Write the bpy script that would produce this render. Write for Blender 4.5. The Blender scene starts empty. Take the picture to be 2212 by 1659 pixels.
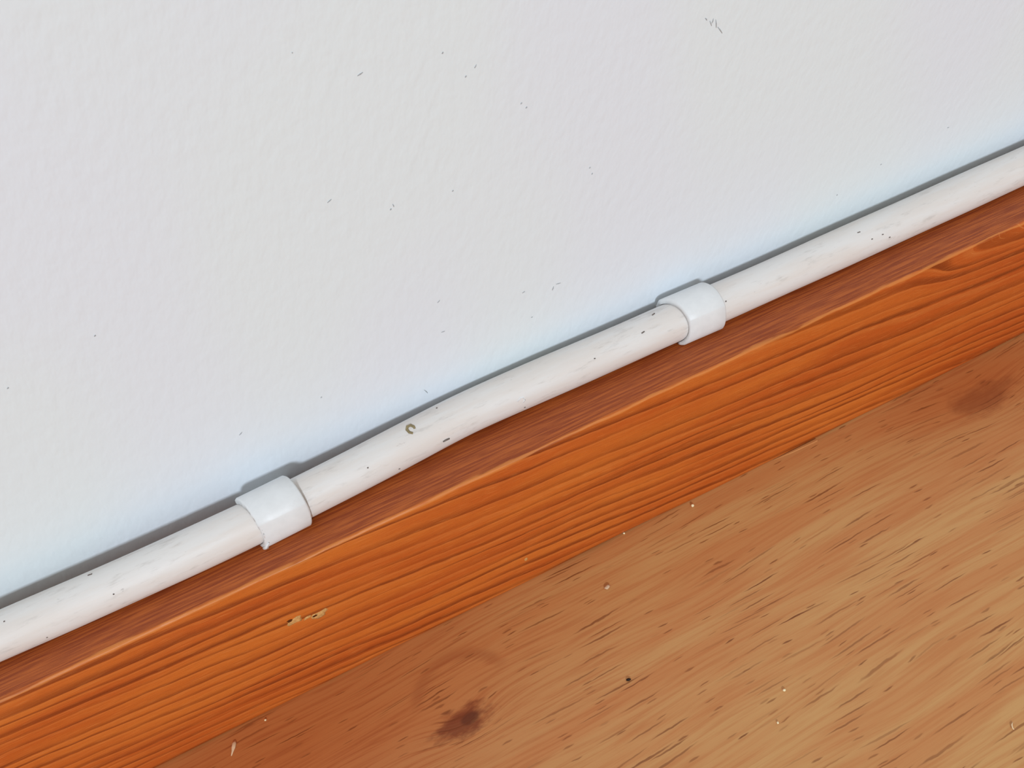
import bpy, bmesh, math, random
import numpy as np
from mathutils import Matrix, Vector

# ------------------------------------------------------------------ camera
# All lengths below are millimetres, turned into metres by MM.
# World: x along the wall, y into the wall (wall face y = 0, room y < 0), z up, floor z = 0.
MM = 0.001
W, H, F = 2212, 1659, 1800.0
LEDGE = 39.00           # top of the baseboard
THICK = 17.10           # thickness of the baseboard
RC = 4.0                # cable radius
ZC = LEDGE + RC         # cable axis height

def camera_axes(pitch=45.0, vp=(9700.0, -3023.0)):
    X = np.array([vp[0]-W/2, -(vp[1]-H/2), -F]); X /= np.linalg.norm(X)
    e2 = np.array([0, 0, 1.0]) - X[2]*X; e2 /= np.linalg.norm(e2)
    e1 = np.cross(e2, X)
    c, s = math.cos(math.radians(pitch)), math.sin(math.radians(pitch))
    Z = c*e1 + s*e2
    return np.array([X, np.cross(Z, X), Z])
AX = camera_axes()
CAM = np.array([-29.0, -114.42, 111.12 + ZC])
def at(px, py, axis, value):
    """point (mm) of the plane axis = value that the photograph shows at px, py"""
    d = AX @ np.array([(px-W/2)/F, -(py-H/2)/F, -1.0])
    return CAM + d*((value - CAM[axis])/d[axis])

scene = bpy.context.scene
COL = scene.collection
cam_data = bpy.data.cameras.new('camera')
cam_data.sensor_fit = 'HORIZONTAL'; cam_data.sensor_width = 36.0
cam_data.lens = F/W*36.0
cam_data.clip_start = 0.002; cam_data.clip_end = 50
cam = bpy.data.objects.new('camera', cam_data)
m = Matrix([list(AX[i]) + [CAM[i]*MM] for i in range(3)] + [[0, 0, 0, 1]])
cam.matrix_world = m
COL.objects.link(cam); scene.camera = cam

# ------------------------------------------------------------------ light
world = bpy.data.worlds.new('room_daylight'); scene.world = world
world.use_nodes = True
bg = world.node_tree.nodes['Background']
bg.inputs['Color'].default_value = (1.0, 0.935, 0.86, 1); bg.inputs['Strength'].default_value = 0.46

def window_light(elev, azim, dist, sx, sy, power, color):
    e, a = math.radians(elev), math.radians(azim)
    d = Vector((math.sin(a)*math.cos(e), -math.cos(a)*math.cos(e), math.sin(e)))
    L = bpy.data.lights.new('window_daylight', 'AREA'); L.shape = 'RECTANGLE'
    L.size = sx; L.size_y = sy; L.energy = power; L.color = color
    o = bpy.data.objects.new('window_daylight', L)
    o.location = Vector((0, 0, 0.04)) + d*dist
    o.rotation_euler = d.to_track_quat('Z', 'Y').to_euler()
    COL.objects.link(o)
window_light(27, -13, 3.0, 0.36, 0.26, 51.0, (0.80, 0.895, 1.0))

vs = scene.view_settings
vs.view_transform = 'Standard'; vs.look = 'None'; vs.exposure = 0.0; vs.gamma = 1.0
vs.use_curve_mapping = False

scene.cycles.max_bounces = 5; scene.cycles.diffuse_bounces = 3; scene.cycles.glossy_bounces = 2

# ------------------------------------------------------------------ helpers
def srgb(r, g, b):
    f = lambda c: (c/255/12.92 if c/255 <= 0.04045 else ((c/255+0.055)/1.055)**2.4)
    return (f(r), f(g), f(b), 1.0)

class NT:
    """small node-tree builder"""
    def __init__(s, name):
        s.mat = bpy.data.materials.new(name); s.mat.use_nodes = True
        s.t = s.mat.node_tree; s.b = s.t.nodes['Principled BSDF']
    def n(s, kind, **kw):
        x = s.t.nodes.new(kind)
        for k, v in kw.items(): setattr(x, k, v)
        return x
    def put(s, sock, v):
        if isinstance(v, bpy.types.NodeSocket): s.t.links.new(v, sock)
        else: sock.default_value = v
    def m(s, op, a, b=None, c=None, clamp=False):
        x = s.n('ShaderNodeMath', operation=op, use_clamp=clamp)
        s.put(x.inputs[0], a)
        if b is not None: s.put(x.inputs[1], b)
        if c is not None: s.put(x.inputs[2], c)
        return x.outputs[0]
    def mix(s, f, a, b, blend='MIX'):
        x = s.n('ShaderNodeMix', data_type='RGBA', blend_type=blend)
        s.put(x.inputs[0], f); s.put(x.inputs[6], a); s.put(x.inputs[7], b)
        return x.outputs[2]
    def ramp(s, f, lo, hi, a=0.0, b=1.0, smooth=True):
        x = s.n('ShaderNodeMapRange', interpolation_type='SMOOTHSTEP' if smooth else 'LINEAR')
        s.put(x.inputs[0], f); s.put(x.inputs[1], lo); s.put(x.inputs[2], hi)
        s.put(x.inputs[3], a); s.put(x.inputs[4], b)
        return x.outputs[0]
    def vec(s, x, y, z=0.0):
        c = s.n('ShaderNodeCombineXYZ')
        s.put(c.inputs[0], x); s.put(c.inputs[1], y); s.put(c.inputs[2], z)
        return c.outputs[0]
    def noise(s, v, scale=1.0, detail=2.0, rough=0.5, dist=0.0):
        x = s.n('ShaderNodeTexNoise')
        s.put(x.inputs['Vector'], v); x.inputs['Scale'].default_value = scale
        x.inputs['Detail'].default_value = detail; x.inputs['Roughness'].default_value = rough
        x.inputs['Distortion'].default_value = dist
        return x.outputs['Fac']
    def vor(s, v, scale=1.0):
        x = s.n('ShaderNodeTexVoronoi', voronoi_dimensions='2D'); s.put(x.inputs['Vector'], v); x.inputs['Scale'].default_value = scale
        return x.outputs['Distance'], x.outputs['Color']
    def gauss(s, x, y, x0, y0, sx, sy):
        a = s.m('DIVIDE', s.m('SUBTRACT', x, x0), sx); b = s.m('DIVIDE', s.m('SUBTRACT', y, y0), sy)
        r = s.m('ADD', s.m('MULTIPLY', a, a), s.m('MULTIPLY', b, b))
        return s.m('POWER', 2.718, s.m('MULTIPLY', r, -1.0))
    def xyz_mm(s, kind='Object'):
        if kind == 'UV': src = s.n('ShaderNodeUVMap').outputs[0]; k = 100.0
        else: src = s.n('ShaderNodeTexCoord').outputs[kind]; k = 1000.0
        x = s.n('ShaderNodeSeparateXYZ'); s.put(x.inputs[0], src)
        return [s.m('MULTIPLY', o, k) for o in x.outputs]
    def bump(s, h, dist, strength=1.0):
        x = s.n('ShaderNodeBump'); s.put(x.inputs['Height'], h)
        x.inputs['Distance'].default_value = dist; x.inputs['Strength'].default_value = strength
        s.t.links.new(x.outputs[0], s.b.inputs['Normal'])
    def done(s, color, rough, spec=0.5):
        s.put(s.b.inputs['Base Color'], color); s.put(s.b.inputs['Roughness'], rough)
        s.b.inputs['Specular IOR Level'].default_value = spec
        return s.mat

# ------------------------------------------------------------------ materials
def mat_wall():
    t = NT('white_wall_paint'); x, y, z = t.xyz_mm()
    v = t.vec(t.m('ADD', x, t.m('MULTIPLY', z, -0.25)), t.m('MULTIPLY', z, 0.62))
    t.bump(t.noise(v, 0.6, 2.0, 0.5), 0.00013)
    tint = t.noise(v, 0.025, 0.0)
    col = t.mix(t.ramp(tint, 0.35, 0.65), srgb(229, 238, 241), srgb(229, 236, 243))
    return t.done(col, 0.6, 0.3)

def mat_pine():
    t = NT('varnished_pine')
    u, v, _ = t.xyz_mm('UV')            # u along, v down the face from the front top edge (negative on the ledge)
    warp = t.noise(t.vec(t.m('MULTIPLY', u, 0.016), t.m('MULTIPLY', v, 0.06)), 1.0, 2.0)
    warp2 = t.noise(t.vec(t.m('MULTIPLY', u, 0.12), t.m('MULTIPLY', v, 0.3)), 1.0, 2.0)
    knot = t.gauss(u, v, 116.0, 3.0, 17.0, 6.5)
    knot2 = t.gauss(u, v, 99.0, 4.0, 9.0, 4.0)
    q = t.m('SUBTRACT', v, t.m('MULTIPLY', u, 0.085))
    q = t.m('ADD', q, t.m('MULTIPLY', t.m('SUBTRACT', warp, 0.5), 5.0))
    q = t.m('ADD', q, t.m('MULTIPLY', t.m('SUBTRACT', warp2, 0.5), 0.8))
    q = t.m('SUBTRACT', q, t.m('MULTIPLY', knot, 7.0))
    q = t.m('SUBTRACT', q, t.m('MULTIPLY', knot2, 3.0))
    ph = t.m('ADD', t.m('DIVIDE', t.m('MAXIMUM', q, 13.0), 2.55), t.m('DIVIDE', t.m('MINIMUM', q, 13.0), 4.2))
    wob = t.noise(t.vec(t.m('MULTIPLY', ph, 0.9), t.m('MULTIPLY', u, 0.004)), 1.0, 1.0)
    ph = t.m('ADD', ph, t.m('MULTIPLY', wob, 1.5))
    saw = t.m('FRACT', ph)
    ring = t.m('MULTIPLY', t.ramp(saw, 0.42, 0.90), t.ramp(saw, 0.93, 1.0, 1.0, 0.0))
    cell = t.m('FLOOR', ph)
    amp = t.noise(t.vec(t.m('MULTIPLY', cell, 3.7), t.m('MULTIPLY', u, 0.02)), 1.0, 2.0)
    ring = t.m('MULTIPLY', ring, t.ramp(amp, 0.28, 0.62, 0.25, 1.0))
    fib = t.noise(t.vec(t.m('MULTIPLY', u, 0.12), t.m('MULTIPLY', v, 4.0)), 1.0, 3.0, 0.6)
    fib2 = t.noise(t.vec(t.m('MULTIPLY', u, 0.4), t.m('MULTIPLY', v, 9.0)), 1.0, 2.0, 0.6)
    big = t.noise(t.vec(t.m('MULTIPLY', u, 0.02), t.m('MULTIPLY', q, 0.12)), 1.0, 2.0)
    col = t.mix(t.ramp(big, 0.32, 0.68), srgb(192, 89, 27), srgb(208, 111, 38))
    red = t.ramp(t.m('ADD', u, t.m('MULTIPLY', v, -1.5)), 0.0, 130.0)
    col = t.mix(t.m('MULTIPLY', red, 0.7), col, srgb(184, 78, 24))
    col = t.mix(t.m('MULTIPLY', ring, 0.85), col, srgb(124, 48, 6))
    col = t.mix(t.m('MULTIPLY', t.ramp(saw, 0.0, 0.25, 0.28, 0.0), 1.0), col, srgb(226, 138, 66))
    col = t.mix(t.m('MULTIPLY', t.ramp(fib, 0.5, 0.75), 0.3), col, srgb(226, 134, 58))
    col = t.mix(t.m('MULTIPLY', t.ramp(fib2, 0.5, 0.28), 0.22), col, srgb(120, 48, 10))
    fl = t.noise(t.vec(t.m('MULTIPLY', u, 0.2), t.m('MULTIPLY', q, 5.0)), 1.0, 1.0)
    col = t.mix(t.m('MULTIPLY', t.ramp(fl, 0.64, 0.74), 0.35), col, srgb(232, 150, 80))
    # the planed top edge shows fine short streaks instead of rings
    ledge = t.ramp(v, -0.1, -0.7)
    st = t.noise(t.vec(t.m('MULTIPLY', u, 0.09), t.m('MULTIPLY', v, 2.4)), 1.0, 3.0, 0.65)
    lcol = t.mix(t.ramp(st, 0.36, 0.66), srgb(144, 63, 24), srgb(184, 95, 38))  # wood tone also darkened here to paint in the shade beside the cable
    col = t.mix(ledge, col, lcol)
    # highlight on the rounded front edge, painted into the colour as a pale line
    ew = t.noise(t.vec(t.m('MULTIPLY', u, 0.10), t.m('MULTIPLY', v, 0.6)), 1.0, 3.0)
    edge = t.m('MULTIPLY', t.ramp(t.m('ABSOLUTE', t.m('SUBTRACT', v, t.m('MULTIPLY', t.m('SUBTRACT', ew, 0.5), 2.4))), 0.5, 0.08), 0.7)
    col = t.mix(edge, col, srgb(220, 136, 66))
    t.bump(t.m('ADD', t.m('MULTIPLY', fib, 0.8), t.m('MULTIPLY', fib2, 0.3)), 0.00008)
    return t.done(col, t.ramp(fib, 0.3, 0.7, 0.36, 0.5), 0.4)

def mat_floor():
    t = NT('brown_wood_laminate'); x0, y0, _ = t.xyz_mm()
    a = math.radians(1.6)
    x = t.m('ADD', t.m('MULTIPLY', x0, math.cos(a)), t.m('MULTIPLY', y0, math.sin(a)))
    y = t.m('SUBTRACT', t.m('MULTIPLY', y0, math.cos(a)), t.m('MULTIPLY', x0, math.sin(a)))
    k1 = at(1000, 1560, 2, 0); k2 = at(2120, 860, 2, 0); k3 = at(1040, 1430, 2, 0)
    kn = t.gauss(x0, y0, k1[0], k1[1], 7.5, 3.8)
    kn2 = t.gauss(x0, y0, k2[0], k2[1], 14.0, 6.0)
    w = t.noise(t.vec(t.m('MULTIPLY', x, 0.012), t.m('MULTIPLY', y, 0.05)), 1.0, 2.0)
    yy = t.m('ADD', y, t.m('MULTIPLY', t.m('SUBTRACT', w, 0.5), 7.0))
    yy = t.m('ADD', yy, t.m('MULTIPLY', kn, 3.0))
    yy = t.m('ADD', yy, t.m('MULTIPLY', kn2, 3.0))
    band = t.noise(t.vec(t.m('MULTIPLY', x, 0.014), t.m('MULTIPLY', yy, 0.15)), 1.0, 3.0, 0.55)
    fine = t.noise(t.vec(t.m('MULTIPLY', x, 0.05), t.m('MULTIPLY', yy, 1.3)), 1.0, 3.0, 0.6)
    heart = t.m('ADD', t.gauss(x0, y0, k1[0]-40, k1[1]+8, 62.0, 30.0), t.m('MULTIPLY', t.gauss(x0, y0, k2[0]+4, k2[1]+4, 34.0, 13.0), 0.9), clamp=True)
    col = t.mix(t.ramp(band, 0.36, 0.62), srgb(206, 142, 86), srgb(212, 162, 103))
    col = t.mix(t.m('MULTIPLY', t.ramp(fine, 0.42, 0.66), 0.38), col, srgb(192, 114, 62))
    hn = t.m('MULTIPLY', heart, t.ramp(t.m('ADD', band, t.m('MULTIPLY', heart, 0.25)), 0.3, 0.75, 0.55, 1.0))
    col = t.mix(t.m('MULTIPLY', hn, 0.9), col, srgb(189, 104, 50))
    col = t.mix(t.m('MULTIPLY', t.m('MULTIPLY', heart, t.ramp(fine, 0.45, 0.7)), 0.5), col, srgb(158, 74, 32))
    # curl of darker wood over the knot
    cx = t.m('DIVIDE', t.m('SUBTRACT', x0, k1[0]+2.0), 9.5); cy = t.m('DIVIDE', t.m('SUBTRACT', y0, k1[1]+4.0), 9.5)
    rr = t.m('SQRT', t.m('ADD', t.m('MULTIPLY', cx, cx), t.m('MULTIPLY', cy, cy)))
    rr = t.m('ADD', rr, t.m('MULTIPLY', t.m('SUBTRACT', fine, 0.5), 0.5))
    curl = t.m('MULTIPLY', t.ramp(t.m('ABSOLUTE', t.m('SUBTRACT', rr, 1.0)), 0.22, 0.03), t.ramp(cy, 0.1, 0.6))
    col = t.mix(t.m('MULTIPLY', curl, 0.3), col, srgb(140, 62, 30))
    kd = t.m('ADD', kn, t.m('MULTIPLY', t.m('SUBTRACT', t.noise(t.vec(t.m('MULTIPLY', x, 0.6), t.m('MULTIPLY', y, 1.6)), 0.4, 3.0, 0.65), 0.5), 1.2))
    col = t.mix(t.m('MULTIPLY', t.ramp(kd, 0.35, 0.9), 0.8), col, srgb(118, 50, 26))
    kc = t.gauss(x0, y0, k1[0]+1.5, k1[1], 2.2, 1.4)
    col = t.mix(t.m('MULTIPLY', t.ramp(kc, 0.3, 0.7), 0.6), col, srgb(84, 38, 20))
    kd2 = t.m('ADD', kn2, t.m('MULTIPLY', t.m('SUBTRACT', t.noise(t.vec(x, t.m('MULTIPLY', y, 1.8)), 0.2, 3.0, 0.6), 0.5), 0.9))
    col = t.mix(t.m('MULTIPLY', t.ramp(kd2, 0.45, 1.0), 0.55), col, srgb(132, 62, 30))
    # pores: short dark dashes along the grain
    wob = t.noise(t.vec(t.m('MULTIPLY', x, 0.05), t.m('MULTIPLY', yy, 0.25)), 1.0, 1.0)
    tear = t.noise(t.vec(t.m('MULTIPLY', x, 0.5), t.m('MULTIPLY', yy, 1.0)), 1.0, 1.0)
    yw = t.m('ADD', t.m('ADD', yy, t.m('MULTIPLY', wob, 1.5)), t.m('MULTIPLY', tear, 0.35))
    pores = None
    for i, (lx, ly, thr, pres) in enumerate(((32.0, 1.15, 0.16, 0.58), (9.0, 1.1, 0.16, 0.30), (56.0, 1.9, 0.12, 0.62))):
        d, c = t.vor(t.vec(t.m('DIVIDE', x, lx), t.m('ADD', t.m('DIVIDE', yw, ly), i*13.3)))
        s = t.n('ShaderNodeSeparateXYZ'); t.put(s.inputs[0], c)
        on = t.ramp(s.outputs[0], 1-pres, 1.0, 0.0, 1.0, False)
        k = t.m('MULTIPLY', t.ramp(d, thr, thr*0.45), t.m('POWER', on, 0.5))
        pores = k if pores is None else t.m('MAXIMUM', pores, k)
    col = t.mix(t.m('MULTIPLY', pores, t.ramp(fine, 0.3, 0.6, 0.9, 0.6)), col, srgb(118, 56, 20))
    t.bump(fine, 0.00004)
    return t.done(col, t.ramp(fine, 0.3, 0.7, 0.40, 0.5), 0.35)

def mat_cable():
    t = NT('aged_white_cable_sheath'); x, y, z = t.xyz_mm()
    n = t.noise(t.vec(t.m('MULTIPLY', x, 0.05), t.m('MULTIPLY', y, 0.35), t.m('MULTIPLY', z, 0.35)), 1.0, 4.0, 0.6)
    g = t.noise(t.vec(t.m('MULTIPLY', x, 0.22), y, z), 0.8, 4.0, 0.65)
    col = t.mix(t.ramp(n, 0.35, 0.65), srgb(227, 221, 215), srgb(230, 228, 225))
    col = t.mix(t.m('MULTIPLY', t.ramp(g, 0.54, 0.76), 0.5), col, srgb(188, 182, 176))
    fl = t.noise(t.vec(t.m('MULTIPLY', x, 0.5), t.m('MULTIPLY', y, 1.5), t.m('MULTIPLY', z, 1.5)), 1.0, 3.0, 0.7)
    col = t.mix(t.m('MULTIPLY', t.ramp(fl, 0.68, 0.78), 0.5), col, srgb(150, 142, 138))
    t.bump(g, 0.00005)
    return t.done(col, 0.5, 0.35)

def mat_plain(name, c, rough=0.5, spec=0.4, var=0.06, scale=0.8):
    t = NT(name); x, y, z = t.xyz_mm()
    n = t.noise(t.vec(x, y, z), scale, 3.0, 0.6)
    base = srgb(*c); dark = srgb(*[v*(1-var*2.5) for v in c])
    t.bump(n, 0.00003)
    return t.done(t.mix(t.ramp(n, 0.3, 0.7, 0.0, 0.6), base, dark), rough, spec)

M_WALL = mat_wall(); M_PINE = mat_pine(); M_FLOOR = mat_floor(); M_CABLE = mat_cable()
M_CLIP = mat_plain('white_clip_plastic', (233, 236, 237), 0.42, 0.4, 0.01)
M_CLIP_BACK = mat_plain('white_clip_block', (226, 228, 228), 0.45, 0.4, 0.02)
M_SUB = mat_plain('grey_underlay', (120, 116, 110), 0.9, 0.1)
M_DENT = mat_plain('grey_dent_shade', (186, 190, 192), 0.7, 0.2)  # grey painted in for the shade inside dents and scratches of the wall
M_SPECK = mat_plain('dark_dirt', (124, 114, 108), 0.8, 0.2)
M_GLUE = mat_plain('dried_brown_glue', (158, 142, 104), 0.6, 0.3, 0.1)
M_BARE = mat_plain('bare_pale_pine', (226, 172, 104), 0.7, 0.2, 0.12, 2.0)
M_CHIP = mat_plain('dark_pine_hole', (92, 44, 12), 0.8, 0.1)
M_FLAKE = mat_plain('cream_flake', (236, 200, 160), 0.6, 0.3, 0.05)
M_CRUMB = mat_plain('pale_crumb', (232, 196, 160), 0.7, 0.3, 0.1, 2.0)
M_GRAIN = mat_plain('yellow_white_grain', (255, 240, 196), 0.5, 0.5, 0.02)
M_BLACK = mat_plain('black_grit', (34, 18, 14), 0.6, 0.3)
M_FIBRE = mat_plain('cream_fibre', (246, 216, 172), 0.6, 0.3, 0.03)

# ------------------------------------------------------------------ mesh helpers
def link(name, verts, faces, mat, parent=None, smooth=True, uvs=None):
    me = bpy.data.meshes.new(name)
    me.from_pydata([tuple(float(c)*MM for c in v) for v in verts], [], faces); me.update()
    if uvs is not None:
        lay = me.uv_layers.new(name='UVMap')
        for lp in me.loops: lay.data[lp.index].uv = (uvs[lp.vertex_index][0]*0.01, uvs[lp.vertex_index][1]*0.01)
    bm = bmesh.new(); bm.from_mesh(me); bmesh.ops.recalc_face_normals(bm, faces=bm.faces); bm.to_mesh(me); bm.free()
    if smooth: me.polygons.foreach_set('use_smooth', [True]*len(me.polygons))
    me.materials.append(mat)
    o = bpy.data.objects.new(name, me); COL.objects.link(o)
    if parent is not None: o.parent = parent
    return o
def box(name, lo, hi, mat, parent=None):
    v = [(x, y, z) for x in (lo[0], hi[0]) for y in (lo[1], hi[1]) for z in (lo[2], hi[2])]
    f = [(0,1,3,2), (4,6,7,5), (0,4,5,1), (2,3,7,6), (0,2,6,4), (1,5,7,3)]
    return link(name, v, f, mat, parent, smooth=False)
def grid_tube(rings, closed_ring=True, caps=True):
    """rings: list of equal-length point lists -> verts, faces"""
    n = len(rings[0]); v = [p for r in rings for p in r]; f = []
    for i in range(len(rings)-1):
        for j in range(n if closed_ring else n-1):
            k = (j+1) % n
            f.append((i*n+j, i*n+k, (i+1)*n+k, (i+1)*n+j))
    if caps:
        f.append(tuple(range(n))); f.append(tuple((len(rings)-1)*n + j for j in range(n)))
    return v, f
def tube(path, radii, seg=10):
    path = [Vector(p) for p in path]; rings = []
    for i, p in enumerate(path):
        d = (path[min(i+1, len(path)-1)] - path[max(i-1, 0)]).normalized()
        a = d.cross(Vector((0.123, 0.2, 1))).normalized(); b = d.cross(a)
        rings.append([p + (a*math.cos(t) + b*math.sin(t))*radii[i] for t in [2*math.pi*j/seg for j in range(seg)]])
    return grid_tube(rings)
def blob(center, radii, rot=0.0, seed=0, rough=0.25, rows=6, seg=9):
    rnd = random.Random(seed); rings = []
    for i in range(rows+1):
        th = math.pi*(0.04 + 0.92*i/rows); ring = []
        for j in range(seg):
            ph = 2*math.pi*j/seg; k = 1 + rnd.uniform(-rough, rough)
            x, y, z = math.sin(th)*math.cos(ph)*radii[0]*k, math.sin(th)*math.sin(ph)*radii[1]*k, math.cos(th)*radii[2]
            c, s = math.cos(rot), math.sin(rot)
            ring.append((center[0]+x*c-y*s, center[1]+x*s+y*c, center[2]+z))
        rings.append(ring)
    return grid_tube(rings)
def tag(o, label, cat, group=None):
    o['label'] = label; o['category'] = cat
    if group: o['group'] = group
    return o
def structure(o, label=None, cat=None):
    o['kind'] = 'structure'
    if label: o['label'] = label; o['category'] = cat
    return o

# ------------------------------------------------------------------ setting
wall = structure(box('wall_back', (-900, 0, -20), (1000, 90, 1500), M_WALL), 'white painted wall with faint roller texture', 'wall')

sub = structure(box('floor', (-900, -1600, -30), (1000, 0, -8.2), M_SUB), 'brown wood-grain laminate floor with short dark pores', 'floor')
def plank(x0, x1, y0, y1):
    b = 0.35; z1 = 0.0; z0 = -8.0
    prof = [(y0, z0), (y1, z0), (y1, z1-b), (y1-b, z1), (y0+b, z1), (y0, z1-b)]
    rings = [[(x, y, z) for y, z in prof] for x in (x0, x1)]
    v, f = grid_tube(rings); return link('plank', v, f, M_FLOOR, sub, smooth=False)
for r in range(8):
    yb = -6.0 - r*192.0
    xs = sorted({-900.0, 1000.0, -900.0 + (0 if r == 0 else (620 * r) % 1280)} | {-900.0 + (620*r) % 1280 + 1280.0 if (620*r) % 1280 + 1280 < 1900 else 1000.0})
    for a, b in zip(xs[:-1], xs[1:]):
        if b - a > 5: plank(a+0.05, b-0.05, yb-191.9, yb)

def baseboard():
    R = 0.5; n = 7; prof = []              # (y, z, v) ; v = unrolled distance below the front top edge
    top = lambda y: LEDGE + 0.10*max(0.0, -y-8.0) - 1.7*max(0.0, (-y-8.0)/(THICK-8.0))**2.4      # the top is slightly crowned towards the front
    prof.append((-0.3, 0.3, 60.0)); prof.append((-0.3, LEDGE, -THICK))
    for y in (-4, -8.0, -10, -12, -13.5, -15, -THICK+R+0.6): prof.append((y, top(y), -(THICK+y)))
    zt = top(-THICK+R)
    for i in range(n+1):
        a = math.pi/2*i/n
        prof.append((-THICK+R-R*math.sin(a), zt-R+R*math.cos(a), -R*(1-i/n)*0.785 + R*(i/n)*0.785))
    for z in (30, 22, 14, 6, 1.2): prof.append((-THICK, z, LEDGE-z))
    prof.append((-THICK+0.08, 0.35, LEDGE-0.3)); prof.append((-THICK+0.45, 0.0, LEDGE+0.3))
    xs = list(np.concatenate([np.arange(-900, -160, 60), np.arange(-160, 200, 2.5), np.arange(200, 1001, 60)]))
    rnd = random.Random(4); ph = [rnd.uniform(0, 6.28) for _ in range(8)]
    verts, uvs = [], []; N = len(prof)
    for x in xs:
        w = 0.10*math.sin(x/17+ph[0]) + 0.07*math.sin(x/6.1+ph[1]) + 0.05*math.sin(x/2.7+ph[2])
        bz = max(0, 0.18*math.sin(x/23+ph[3]) + 0.14*math.sin(x/9+ph[4]))
        fy = 0.12*math.sin(x/31+ph[5]) + 0.05*math.sin(x/8+ph[6])
        for i, (y, z, v) in enumerate(prof):
            yy, zz = y, z
            if 8 <= i <= 16: zz += w*0.45*math.exp(-((i-12)/2.5)**2)*0.7; yy += w*0.6*math.exp(-((i-12)/2.5)**2)
            if i >= N-3: zz += bz; yy += fy
            verts.append((x, yy, zz)); uvs.append((x, v))
    faces = []
    for i in range(len(xs)-1):
        for j in range(N):
            k = (j+1) % N
            faces.append((i*N+j, i*N+k, (i+1)*N+k, (i+1)*N+j))
    faces.append(tuple(range(N))); faces.append(tuple((len(xs)-1)*N + j for j in range(N)))
    return link('baseboard_back', verts, faces, M_PINE, None, True, uvs)
board = structure(baseboard(), 'low orange-brown varnished pine baseboard along the white wall', 'baseboard')

# ------------------------------------------------------------------ cable
PATH = [(-900, -6.5), (-400, -6.8), (-200, -7.4), (-130, -7.5), (-96, -8.1), (-81, -8.45), (-64, -8.55), (-52, -8.35), (-45, -8.0), (-35, -7.4),
        (-30, -7.05), (-20, -6.2), (-13, -5.62), (-7, -5.4), (4, -5.5), (15, -5.75), (25, -5.9), (34, -5.95), (43, -6.2),
        (51, -6.33), (60, -6.4), (90, -6.45), (123, -6.45), (170, -6.6), (300, -6.2), (500, -6.6), (1000, -6.4)]
def cable_y(x):
    px = [p[0] for p in PATH]; i = max(1, min(len(PATH)-3, np.searchsorted(px, x)-1))
    p0, p1, p2, p3 = PATH[i-1], PATH[i], PATH[i+1], PATH[min(i+2, len(PATH)-1)]
    if x <= PATH[1][0]: return PATH[1][1]
    h = p2[0]-p1[0]; t = min(1, max(0, (x-p1[0])/h))
    m1 = (p2[1]-p0[1])/(p2[0]-p0[0])*h; m2 = (p3[1]-p1[1])/(p3[0]-p1[0])*h
    return ((2*t**3-3*t*t+1)*p1[1] + (t**3-2*t*t+t)*m1 + (-2*t**3+3*t*t)*p2[1] + (t**3-t*t)*m2)
def cable_z(x): return ZC + 0.04

def build_cable():
    xs = list(np.concatenate([np.arange(-880, -150, 20), np.arange(-150, 180, 2.0), np.arange(180, 981, 20)]))
    n = 40; rings = []
    for x in xs:
        r = RC + 0.03*math.sin(x/5.3) + 0.03*math.sin(x/13+1)
        y, z = cable_y(x), cable_z(x)
        dy = (cable_y(x+1)-cable_y(x-1))/2; L = math.hypot(1, dy)
        rings.append([(x - dy/L*math.cos(t)*r, y + math.cos(t)*r/L, z + math.sin(t)*r) for t in [2*math.pi*j/n for j in range(n)]])
    v, f = grid_tube(rings)
    return link('cable', v, f, M_CABLE)
cable = tag(build_cable(), 'thick off-white round cable lying on the pine baseboard against the wall', 'cable')

def on_cable(px, py):
    """point of the cable's surface seen at px, py, and its outward normal"""
    d = AX @ np.array([(px-W/2)/F, -(py-H/2)/F, -1.0]); d /= np.linalg.norm(d)
    t = 60.0
    for _ in range(200):
        p = CAM + d*t
        c = np.array([p[0], cable_y(p[0]), cable_z(p[0])])
        dist = np.linalg.norm(p-c) - RC
        if dist < 0.002 or t > 400: break
        t += dist*0.9
    n = p - c; n[0] = 0
    return p, n/np.linalg.norm(n)
def cable_mark(name, pix, width, mat, lift=0.05, closed=False, label=None):
    """thin strip of dried paint or dirt lying on the cable along a pixel line"""
    pts = [on_cable(*p) for p in pix]
    v, f = tube([p + n*(lift*0.3) for p, n in pts], [max(0.06, width*(0.6+0.4*math.sin(math.pi*(i+0.5)/len(pts)))) for i in range(len(pts))], 8)
    o = link(name, v, f, mat, cable)
    if label: o['label'] = label
    return o

# ------------------------------------------------------------------ clips
def clip_profile(gap):
    """outer and inner outline of the strap, (f, z): f towards the room, z up, about the cable axis"""
    outer, inner = [], []
    R, r = 5.15, 4.12
    for a in np.linspace(205, 34, 26):
        t = math.radians(a); outer.append((R*math.cos(t), R*math.sin(t)))
    f0, z0 = outer[-1]
    outer += [(f0+0.05, z0-0.10), (f0+0.34, 1.6), (f0+0.52, 0.5), (f0+0.58, -0.7), (f0+0.45, -1.7), (f0+0.12, -2.6), (f0-0.45, -3.3), (f0-1.15, -3.75), (f0-1.6, -3.9)]
    m = len(outer)
    for i in range(m):
        t = math.radians(205 + (-52-205)*i/(m-1)); inner.append((r*math.cos(t), r*math.sin(t)))
    return outer, inner

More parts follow.
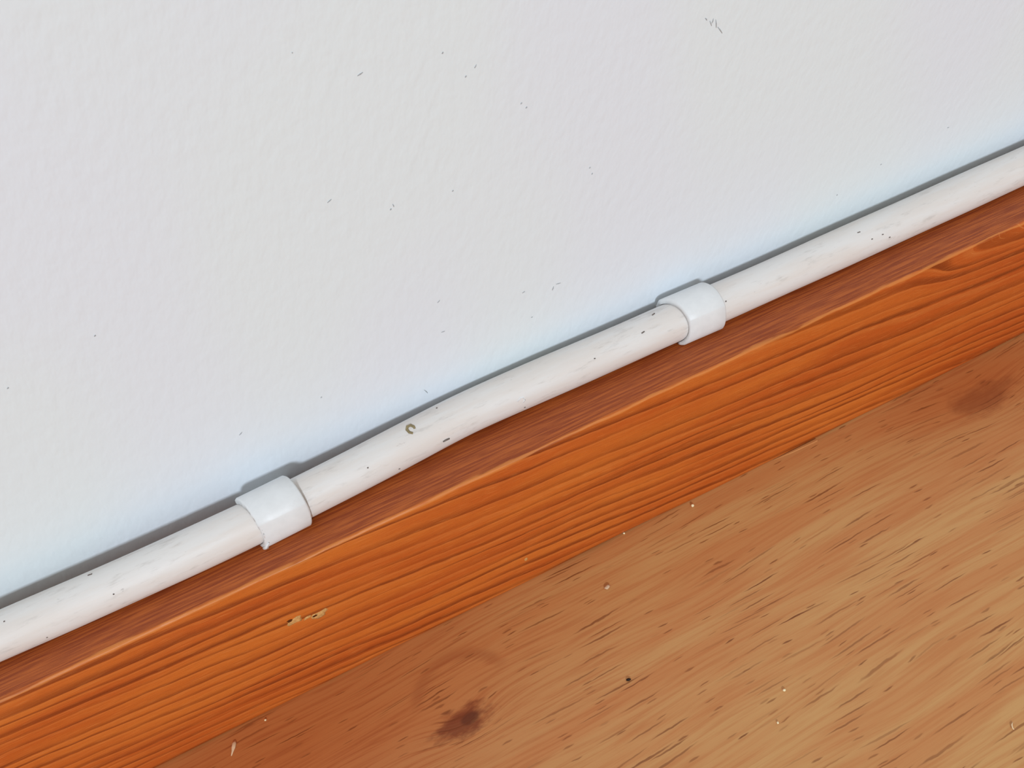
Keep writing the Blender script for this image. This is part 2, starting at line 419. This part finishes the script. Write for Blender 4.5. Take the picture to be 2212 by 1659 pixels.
def build_clip(x0, seed, ragged, bulge):
    y0, z0 = cable_y(x0), cable_z(x0)
    slope = (cable_y(x0+3)-cable_y(x0-3))/6.0
    root = bpy.data.objects.new('cable_clip', None); COL.objects.link(root)
    root.location = (x0*MM, y0*MM, LEDGE*MM)
    root.rotation_euler = (0, 0, math.atan(slope))
    dz = z0 - LEDGE
    outer, inner = clip_profile(-y0)
    rnd = random.Random(seed); L = 9.3; m = len(outer); e = 0.28
    def ends(i, k):
        f, z = outer[i]; a = math.atan2(z, f); s = max(0.0, math.cos((a - math.radians(36))*0.88))**0.9
        xl = -L/2 - 0.2 + 2.1*s; xr = L/2 - 0.25*bulge + bulge*s
        return xl, xr
    rings = []
    jit = [rnd.uniform(-0.12, 0.12) if ragged else rnd.uniform(-0.03, 0.03) for _ in range(m)]
    stations = [(0, 0.0), (0, e), (1, 0.35), (2, 0.5), (1, 0.65), (3, e), (3, 0.0)]
    verts = []; faces = []
    cols = []
    for kind, q in stations:
        ring = []
        for i in range(m):                      # outer side
            xl, xr = ends(i, 0); f, z = outer[i]; g = 1.0
            if kind == 0: x = xl + q + jit[i]*(1 if q == 0 else 0.3); g = 1.0 if q else 0.955
            elif kind == 3: x = xr - q; g = 1.0 if q else 0.955
            else: x = xl + (xr-xl)*q
            ring.append((x, -f*g, dz + z*g))
        for i in reversed(range(m)):            # inner side
            xl, xr = ends(i, 0); f, z = inner[i]
            if kind == 0: x = xl + q*0.6 + jit[i]*0.5
            elif kind == 3: x = xr - q*0.6
            else: x = xl + (xr-xl)*q
            ring.append((x, -f, dz + z))
        cols.append(ring)
    n = len(cols[0])
    v = [p for r in cols for p in r]; f = []
    for i in range(len(cols)-1):
        for j in range(n):
            k = (j+1) % n; f.append((i*n+j, i*n+k, (i+1)*n+k, (i+1)*n+j))
    for b in (0, len(cols)-1):
        for i in range(m-1): f.append((b*n+i, b*n+i+1, b*n+n-2-i, b*n+n-1-i))
    strap = link('strap', v, f, M_CLIP, root)
    # block between the cable and the wall that carries the strap
    ybk = -y0 - 0.05; yfr = 4.35; zt = min(0.6, 7.0+y0) + dz; zb = 0.15
    prof = [(yfr, zb), (ybk, zb), (ybk, zt-0.3), (ybk-0.3, zt), (yfr+0.15, zt), (yfr, zt-0.2)]
    bv, bf = grid_tube([[(x, p, q) for p, q in prof] for x in (-L/2+0.15, L/2-0.15)])
    link('wall_block', bv, bf, M_CLIP_BACK, root, smooth=False)
    return root, strap, dz

xc1 = at(591, 1112, 2, ZC)[0]; xc2 = at(1494, 683, 2, ZC)[0]
clip1, strap1, dz1 = build_clip(xc1, 3, True, 1.9)
tag(clip1, 'white plastic cable clip with ragged broken edge, nearer the lower left', 'cable clip', 'clips holding the cable')
clip2, strap2, dz2 = build_clip(xc2, 8, False, 0.9)
tag(clip2, 'smooth-edged white plastic cable clip farther along to the upper right', 'cable clip', 'clips holding the cable')
# torn tip and moulding flash on the left rim of the ragged clip
fl = [(-3.2, -3.0, dz1-3.55), (-3.5, -3.6, dz1-3.45), (-3.75, -3.9, dz1-3.0), (-3.4, -4.5, dz1-2.4), (-2.6, -4.95, dz1-1.2)]
v, f = tube(fl, [0.22, 0.42, 0.40, 0.30, 0.12], 8); link('torn_tip', v, f, M_CLIP, clip1)
v, f = tube([(-2.75, -4.75, dz1-0.2), (-2.55, -4.7, dz1+0.9), (-2.45, -4.45, dz1+1.9), (-2.55, -4.0, dz1+2.8)], [0.06, 0.14, 0.11, 0.05], 6); link('moulding_flash', v, f, M_CLIP, clip1)

# ------------------------------------------------------------------ marks on the wall
def wall_dent(pix, width):
    pts = [at(px, py, 1, 0.0) for px, py in pix]
    if len(pts) == 1: pts = [pts[0]+np.array([-0.12, 0, -0.1]), pts[0]+np.array([0.12, 0, 0.1])]
    mid = (np.array(pts[0])+np.array(pts[-1]))/2
    path = [pts[0], mid + np.array([0.03, -width*0.25, 0.02]), pts[-1]]
    v, f = tube(path, [width*0.5, width, width*0.4], 6)
    o = link('dent_shade', v, f, M_DENT, wall)  # raised sliver, its grey colour stands in for a dent's dark core
SC = [((1523,39),(1527,44)), ((1533,45),(1537,56)), ((1541,40),(1538,50)), ((1546,42),(1547,60)), ((1550,58),(1560,72)),
      ((517,940),(523,933)), ((1126,223),), ((1137,232),), ((1025,147),(1029,139)), ((630,113),(632,115)), ((707,438),(716,430)),
      ((848,441),(851,447)), ((844,452),), ((772,164),(784,156)), ((1006,165),), ((1128,633),(1134,629)), ((1193,627),(1196,618)),
      ((1201,614),(1211,611)), ((953,718),(961,715)), ((1147,686),(1151,684)), ((916,842),(924,849)), ((1274,362),), ((1279,375),),
      ((2046,276),(2050,275)), ((1903,355),), ((1808,421),), ((205,725),), ((694,858),), ((956,114),), ((978,412),), ((945,654),(950,648)), ((17,838),)]
for i, p in enumerate(SC): wall_dent(p, 0.10 if len(p) > 1 else 0.12)

# ------------------------------------------------------------------ marks on the cable
cable_mark('glue_ring', [(892,936), (884,934), (879,928), (880,922), (887,919), (894,922), (896,926)], 0.30, M_GLUE, label='brown C-shaped ring of dried glue')
cable_mark('scratch', [(957,954), (962,951), (966,949), (971,947)], 0.2, M_SPECK)
cable_mark('scratch', [(1386,720), (1392,716)], 0.13, M_SPECK)
cable_mark('scratch', [(1409,681), (1414,677)], 0.13, M_SPECK)
cable_mark('scratch', [(1567,652), (1569,650)], 0.14, M_SPECK)
cable_mark('scratch', [(190,1243), (199,1240)], 0.13, M_SPECK)
cable_mark('scratch', [(1852,503), (1858,501)], 0.13, M_SPECK)
for px, py in ((794, 1011), (943, 882), (9, 1343), (245, 1284), (101, 1377), (862, 1013), (1133, 880), (1284, 775), (1906, 507), (1921, 513), (1883, 517)):
    cable_mark('speck', [(px-1, py), (px+2, py-1)], 0.13, M_SPECK)
cable_mark('paint_blister', [(1118,868), (1123,860), (1130,858), (1134,864), (1130,869)], 0.14, M_CLIP)

# ------------------------------------------------------------------ marks on the baseboard
def face_mark(name, pix, rx, rz, mat, depth=0.12, seed=0, rot=0.0):
    p = at(pix[0], pix[1], 1, -THICK)
    rnd = random.Random(seed); ring = []; N = 12
    for j in range(N):
        t = 2*math.pi*j/N; k = 1+rnd.uniform(-0.35, 0.3); a, b = math.cos(t)*rx*k, math.sin(t)*rz*k
        ring.append((p[0]+a*math.cos(rot)-b*math.sin(rot), p[2]+a*math.sin(rot)+b*math.cos(rot)))
    rings = [[(x, -THICK+0.2, z) for x, z in ring], [(x, -THICK-depth*0.5, z) for x, z in ring],
             [(p[0]+(x-p[0])*0.6, -THICK-depth, p[2]+(z-p[2])*0.6) for x, z in ring]]
    v, f = grid_tube(rings); return link(name, v, f, mat, board)
face_mark('bare_wood_chip', (637, 1341), 1.5, 0.9, M_BARE, 0.10, 1, 0.15)
face_mark('bare_wood_chip', (690, 1327), 1.5, 1.0, M_BARE, 0.10, 2, 0.2)
face_mark('bare_wood_chip', (664, 1334), 0.9, 0.35, M_BARE, 0.08, 3, 0.2)
face_mark('chip_hole', (681, 1329), 0.5, 0.35, M_CHIP, 0.16, 4)
face_mark('chip_hole', (626, 1341), 0.5, 0.28, M_CHIP, 0.16, 5)
face_mark('bare_wood_chip', (1136, 1208), 0.35, 0.5, M_BARE, 0.08, 6)

# ------------------------------------------------------------------ debris on the floor
def on_floor(px, py): return at(px, py, 2, 0.0)
# drop-shaped flake with a thin tail
a, b, c = on_floor(508, 1601), on_floor(505, 1616), on_floor(500, 1633)
pth = [a, a*0.6+b*0.4, b, b*0.5+c*0.5, c]; rad = [0.18, 0.42, 0.40, 0.20, 0.09]
v, f = tube([(p[0], p[1], r*0.55) for p, r in zip(pth, rad)], rad, 10)
v = [(x, y, 0.01 + max(0, z)*0.75) for x, y, z in v]
tag(link('paint_drip', v, f, M_FLAKE), 'cream drop-shaped flake with a thin tail near the baseboard foot', 'flake')
p = on_floor(1312, 1270); v, f = blob((p[0], p[1], 0.34), (0.62, 0.42, 0.34), 0.2, 5)
tag(link('crumb', v, f, M_CRUMB), 'flat pale crumb on the brown floor', 'crumb')
p = on_floor(1496, 1094); v, f = blob((p[0], p[1], 0.36), (0.36, 0.36, 0.36), 0, 9, 0.08)
tag(link('sand_grain', v, f, M_GRAIN), 'bright yellowish round grain beside the foot of the baseboard', 'grain')
p = on_floor(1358, 1469); v, f = blob((p[0], p[1], 0.22), (0.48, 0.24, 0.22), -0.3, 6)
tag(link('grit_speck', v, f, M_BLACK), 'small black speck on the light brown floor', 'speck')
pth = [on_floor(*q) for q in ((2187, 1561), (2185, 1567), (2187, 1574), (2190, 1577))]
v, f = tube([(q[0], q[1], 0.16) for q in pth], [0.07, 0.14, 0.13, 0.06], 8)
tag(link('fibre', v, f, M_FIBRE), 'short curved cream fibre at the lower right of the floor', 'fibre')
for i, (px, py, r, lab) in enumerate(((1694, 1492, 0.26, 'tiny white speck on the tan stripe of the floor, upper one of a pair'),
                                      (1680, 1562, 0.20, 'tiny white speck on the tan stripe of the floor, lower one of a pair'),
                                      (1348, 1153, 0.22, 'tiny pale crumb lodged in the joint between baseboard and floor'),
                                      (574, 1556, 0.20, 'tiny pale crumb near the baseboard, right of the drop-shaped flake'))):
    p = on_floor(px, py); v, f = blob((p[0], p[1], r*0.9), (r*1.2, r, r*0.9), i, 20+i, 0.2)
    tag(link('dust_crumb', v, f, M_GRAIN), lab, 'crumb')
# splinter of floor decor lifted along the foot of the baseboard
a, b = on_floor(1668, 992), on_floor(1762, 949)
prof = [(0.0, 0.0), (0.75, 0.0), (0.6, 0.28), (0.1, 0.32)]
v, f = grid_tube([[(a[0]+(b[0]-a[0])*t, -THICK-0.85+0.85*(1-k)+p*k, 0.005+q*k) for p, q in prof] for t, k in ((0, 0.15), (0.4, 0.7), (0.9, 1.0), (1.0, 0.95))])
tag(link('wood_splinter', v, f, M_FLOOR, None, False), 'thin tan splinter lying along the foot of the pine baseboard', 'splinter')
